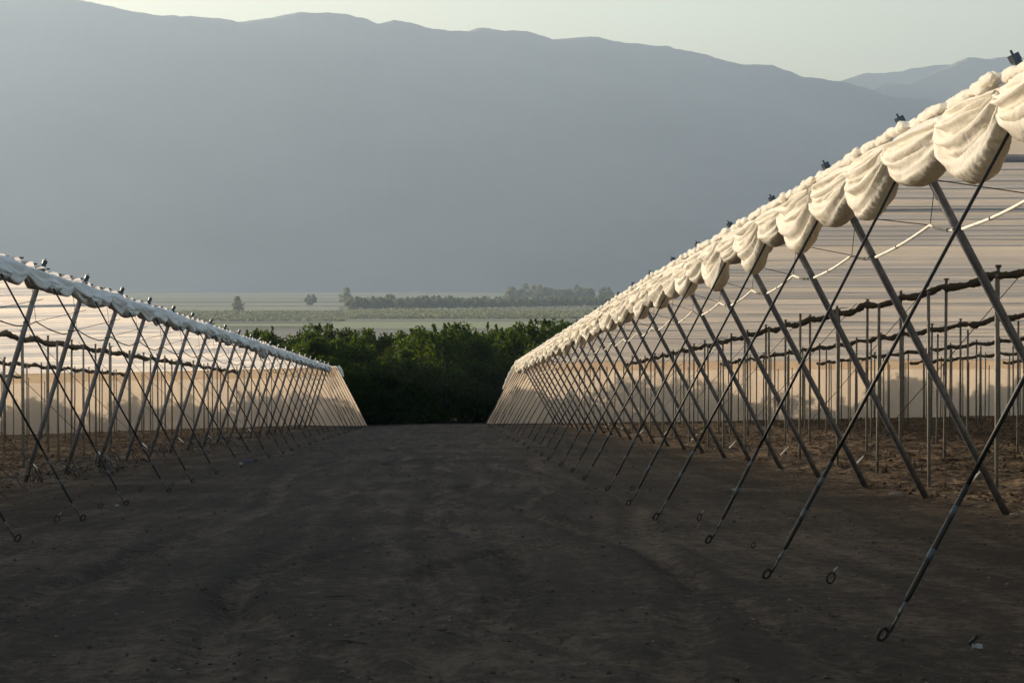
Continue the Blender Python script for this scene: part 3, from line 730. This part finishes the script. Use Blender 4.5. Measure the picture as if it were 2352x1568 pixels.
# upright posts inside
def upright(name, ht, rad, topcap):
    root = empty(name, (0, 0, 0))
    MB().tube([(0, 0, -.3), (0, 0, ht*.5), (0, 0, ht-.06)], rad, 10).build('pole', M['pole_in'], root)
    if topcap: MB().box((0, 0, ht-.03), (rad*3.1, rad*3.1, .07)).build('top_bracket', M['galv'], root, False)
    else: MB().tube([(0, 0, ht-.06), (0, 0, ht)], [rad*1.1, rad*.8], 10).build('end_cap', M['galv'], root)
    return root
TALL = upright('upright_post', 4.6, .038, True); SHORT = upright('short_post', 3.58, .030, False)
fl = {'t': False, 's': False}
rp = random.Random(17)
def put(kind, side, L, y, rowtxt, k):
    src = TALL if kind == 't' else SHORT; o = src if not fl[kind] else copy_tree(src); fl[kind] = True
    x = side*(L+rp.uniform(-.08, .08)); z0 = gz1(x, y)
    ht = (P(0, y, float(roof_h(side, x, y))).z-z0-.05) if kind == 't' else 3.58*rp.uniform(.97, 1.04)
    o.location = (x, y+rp.uniform(-.2, .2), z0); o.scale = (1, 1, ht/(4.6 if kind == 't' else 3.58))
    o.rotation_euler = (R(rp.uniform(-.5, .5)), R(rp.uniform(-.5, .5)), 0)
    sd_ = 'right' if side > 0 else 'left'
    if kind == 't': tag(o, 'upright post holding a rolled net, %s shelter, %s roll, %s from end wall' % (sd_, rowtxt, ORD[k]), 'post', 'upright posts under the %s roof' % sd_)
    else: tag(o, 'short free-topped post, %s shelter, %s row in, %s from end wall' % (sd_, rowtxt, ORD[k]), 'post', 'short posts under the %s roof' % sd_)
for side, rows, srows, YY in ((1, RROWS, [9.1, 15.9, 22.4, 28.8, 35.2, 41.6], YR), (-1, LROWS, [11.0, 17.5, 24.8, 32.0], YL)):
    for r_, L in enumerate(rows):
        for k, y in enumerate(reversed(YY[:-1])):
            if L/y*F > (1500 if side > 0 else 1180): break
            put('t', side, L, y, ORD[r_+1], k+1)
    for r_, L in enumerate(srows):
        for k, y in enumerate(reversed(YY[:-1])):
            y = y+BAY*.12
            if L/y*F > (1500 if side > 0 else 1180): break
            put('s', side, L, y, ORD[r_+1], k+1)
# cross stays from the first inner roll to the ground
def stay(side, La, Lt, y, label):
    a = Vector((side*La, y, gz1(side*La, y))); b = P(side*Lt, y+.8, float(roof_h(side, side*Lt, y))-.15); d = b-a
    root = empty('stay_wire', a, label, 'wire', 'slanting stay wires under the roofs')
    MB().tube([d*.06, d], .009, 6).build('wire', M['wire'], root)
    MB().tube([Vector((0, 0, 0)), d*.035], .008, 6).build('anchor_rod', M['rod'], root)
    MB().tube([d*.035, d*.06, d*.085], [.014, .02, .014], 8).build('turnbuckle', M['hose'], root)
for k, i in enumerate(range(5, 24, 2)): stay(1, 8.5, 12.6, YR[i]+1.0, 'thin slanting stay wire under the right roof, %s from the camera' % ORD[k+1])
for k, i in enumerate(range(3, 20, 2)): stay(-1, 9.6, 13.8, YL[i]+1.0, 'thin slanting stay wire under the left roof, %s from the camera' % ORD[k+1])
# irrigation hose tied from post to post, with hangers
def hose(side, YY, L0, h0, m, label, rad):
    o0 = P(side*L0, YY[0], h0); root = empty('irrigation_hose', o0, label, 'hose')
    rh = random.Random(3); nseg = 0
    for i in range(len(YY)-1):
        y0, y1 = YY[i], YY[i+1]; f = .36+rh.uniform(-.04, .04)
        hA = h0-(3.2-hr(y0) if side > 0 else 2.64-hl(y0)); hB = h0-(3.2-hr(y1) if side > 0 else 2.64-hl(y1))
        a = P(side*L0, y0, hA); b = P(side*L0, y1, hB)
        kx = side*(L0+.0); ky = y0+(y1-y0)*f; kk = P(kx, ky, (hA+hB)/2+.15+rh.uniform(-.02, .03))
        sg = lambda p, q_, t: p*(1-t)+q_*t+Vector((0, 0, -.03*math.sin(math.pi*t)))
        pts = [sg(a, kk, t/5) for t in range(6)]+[sg(kk, b, t/7) for t in range(1, 8)]
        MB().tube([p-o0 for p in pts], rad, 7).build('hose_run', m, root)
        for t in (1, 2, 9):
            p = pts[t]; MB().tube([p-o0-Vector((0, .025, 0)), p-o0+Vector((0, .025, 0))], rad*1.35, 6).build('tie', M['wire'], root)
        rf = P(side*(L0+.1), ky, float(roof_h(side, L0, ky))-.05)
        MB().tube([kk-o0, rf-o0], .005, 4).build('hanger_wire', M['wire'], root)
        rf2 = P(side*(L0-.55), y1-.3, float(roof_h(side, L0, y1))-.6)
        MB().tube([kk-o0, rf2-o0], .006, 4).build('hanger_wire', M['wire'], root)
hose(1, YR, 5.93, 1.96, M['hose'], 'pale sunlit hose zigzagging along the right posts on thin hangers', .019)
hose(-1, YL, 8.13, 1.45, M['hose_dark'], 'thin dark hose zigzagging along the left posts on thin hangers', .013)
# tangles of drip tubing at the left post feet
rt = random.Random(12); ct = 0
for i, y in enumerate(YL[2:19]):
    x0 = -8.75; base = Vector((x0, y, gz1(x0, y))); mb = MB()
    for k in range(15 if i < 7 else 7):
        dy = rt.uniform(-2.6, 2.6); dx = rt.uniform(-.9, 1.3); hh = rt.uniform(.12, .55); sx = rt.uniform(-.3, .3)
        pts = []
        for t in range(13):
            q = t/12; x = sx+dx*q; yy = dy*q; zg = gz1(x0+x, y+yy)-base.z
            pts.append((x, yy, zg+.02+hh*math.sin(math.pi*min(1, q*1.05))*(1-.35*q)+.05*math.sin(q*9+k)))
        mb.tube(pts, .009, 5)
    o = mb.build('drip_tubing', M['tube']); o.location = base
    ct += 1; tag(o, 'tangle of thin black drip tubing by the left shelter, %s clump from the camera' % ORD[ct], 'drip tubing', 'clumps of drip tubing at the left posts')
# spare anchor rings and odds and ends, placed where the photograph has them
def ring(px, py, tagc, label, s=1.0, tilt=.3, openr=False):
    L, y = ground_at(px, py); root = empty('spare_anchor_ring', (L, y, gz1(L, y)), label, 'anchor', 'spare anchor rings beside the guys')
    MB().torus((0, 0, .058*s), .038*s, .010*s, (1, tilt, .15), (.1, 0, 1), 18, 7, 1.25).build('ring', M['ring'], root)
    MB().tube([(.01, 0, -.2), (0, 0, .02)], .013*s, 7).build('rod', M['ring'], root)
    if tagc: MB().tube([(.02, 0, .10*s), (.045, .01, .13*s), (.06, 0, .15*s)], [.006, .011, .006], 7).build('tag_strip', M['litter'], root)
ring(1913, 1347, True, 'spare anchor ring with pale tag right of the near guys')
ring(1608, 1199, True, 'tilted spare anchor ring with pale tag between two right guys', tilt=.9)
ring(1733, 1263, False, 'small half-buried anchor ring right of the road', .6)
ring(133, 1197, True, 'spare anchor ring with pale tag nearest on the left', tilt=.5)
ring(233, 1164, False, 'spare anchor ring left of a white scrap', .9)
ring(325, 1126, False, 'open spare anchor ring with forked end on the left', .9)
ring(397, 1114, False, 'small spare anchor ring close to the left guys', .8)
ring(1452, 1128, False, 'small spare anchor ring among the right guys', .8)
def scrap(name, px, py, s, label, m, m2=None, seed=0):
    L, y = ground_at(px, py); r2 = random.Random(seed); root = empty(name, (L, y, gz1(L, y)), label, 'litter')
    v = []; f = []; nn = 7
    for i in range(nn):
        for j in range(nn):
            a, b = i/(nn-1)-.5, j/(nn-1)-.5
            v.append((a*s*1.3, b*s, .02+s*(.45*abs(math.sin(a*5+seed))*math.cos(b*4)+.25*r2.random())))
    for i in range(nn-1):
        for j in range(nn-1): f.append((i*nn+j, (i+1)*nn+j, (i+1)*nn+j+1, i*nn+j+1))
    mesh_obj('crumpled_sheet', v, f, m, root)
    if m2: MB().tube([(-.9*s, 0, .04), (-.3*s, .05*s, .07), (.1*s, 0, .10)], [.015, .05*min(1, s*4), .02], 8).build('dark_piece', m2, root)
scrap('scrap', 2252, 1500, .055, 'crumpled white scrap with a dark piece, near right corner of the road', M['litter'], M['ring'], 1)
scrap('scrap', 553, 1068, .11, 'white crumpled bag by the left guys', M['litter'], None, 2)
scrap('scrap', 570, 1062, .14, 'dark blue plastic heap by the left guys', M['blue'], None, 3)
scrap('scrap', 270, 1160, .05, 'tiny white scrap between left anchor rings', M['litter'], None, 4)
scrap('scrap', 1843, 1196, .04, 'tiny white scrap beside the right guys', M['litter'], None, 5)
def rock(px, py, s, label, seed):
    L, y = ground_at(px, py); r2 = random.Random(seed); mb = MB(); vs = []; fs = []; n1, n2 = 9, 6
    for j in range(n2+1):
        ph = math.pi*j/n2
        for i in range(n1):
            th = 2*math.pi*i/n1; r = s*(1+.25*math.sin(th*2+seed)+r2.uniform(-.18, .18))
            vs.append((r*math.sin(ph)*math.cos(th)*1.3, r*math.sin(ph)*math.sin(th), r*.6*math.cos(ph)+s*.25))
    for j in range(n2):
        for i in range(n1): fs.append((j*n1+i, j*n1+(i+1) % n1, (j+1)*n1+(i+1) % n1, (j+1)*n1+i))
    o = mesh_obj('rock', vs, fs, M['stone']); o.location = (L, y, gz1(L, y)); tag(o, label, 'rock', 'loose clods and stones on the ground')
rock(2064, 1142, .09, 'pale stone at the foot of the right posts', 1)
rock(2340, 1190, .05, 'small stone at the far right edge of the frame', 2)
rock(1792, 1082, .05, 'small stone on the lit soil right of the posts', 3)
rock(1690, 1128, .05, 'small clod in the shade right of the guys', 4)
def stick(px, py, ln, ang, label, seed):
    L, y = ground_at(px, py); r2 = random.Random(seed); z = gz1(L, y)
    pts = [(math.cos(ang)*ln*(t/4-.5), math.sin(ang)*ln*(t/4-.5)+r2.uniform(-.02, .02), 0) for t in range(5)]
    pts = [(a, b, gz1(L+a, y+b)-z+.012) for a, b, _ in pts]
    o = MB().tube(pts, [.003, .006, .007, .005, .003], 6).build('stick', M['stick']); o.location = (L, y, z)
    tag(o, label, 'stick', 'dead sticks lying on the road')
for i, (px, py, ln, an, lb) in enumerate([(590, 1323, .22, .1, 'dark stick on the road left of centre'), (800, 1480, .35, 2.4, 'slanting stick near the bottom centre'), (780, 1371, .25, 0, 'dark twig on the middle of the road'), (322, 1262, .3, .1, 'longest dark stick left of the road'), (1720, 1120, .5, 0, 'stick lying among the right guys')]):
    stick(px, py, ln, an, lb, i)
# ------------------------------------------------------------------ haze
hz = MB(); x0, x1, y0, y1, z0, z1 = -23000, 23000, -450, 17600, -36, 1520
hz.add([(x0, y0, z0), (x1, y0, z0), (x1, y1, z0), (x0, y1, z0), (x0, y0, z1), (x1, y0, z1), (x1, y1, z1), (x0, y1, z1)],
       [(0, 3, 2, 1), (4, 5, 6, 7), (0, 1, 5, 4), (1, 2, 6, 5), (2, 3, 7, 6), (3, 0, 4, 7)])
hm = bpy.data.materials.new('haze'); hm.use_nodes = True; t = hm.node_tree; t.nodes.remove(t.nodes['Principled BSDF'])
pv = t.nodes.new('ShaderNodeVolumePrincipled'); pv.inputs['Color'].default_value = (*HAZE_COL, 1); pv.inputs['Density'].default_value = HAZE
pv.inputs['Anisotropy'].default_value = HAZE_G
t.links.new(pv.outputs[0], t.nodes['Material Output'].inputs['Volume'])
ho = hz.build('haze', hm, None, False); tag(ho, kind='stuff', label='pale haze over the valley and mountains', cat='haze')
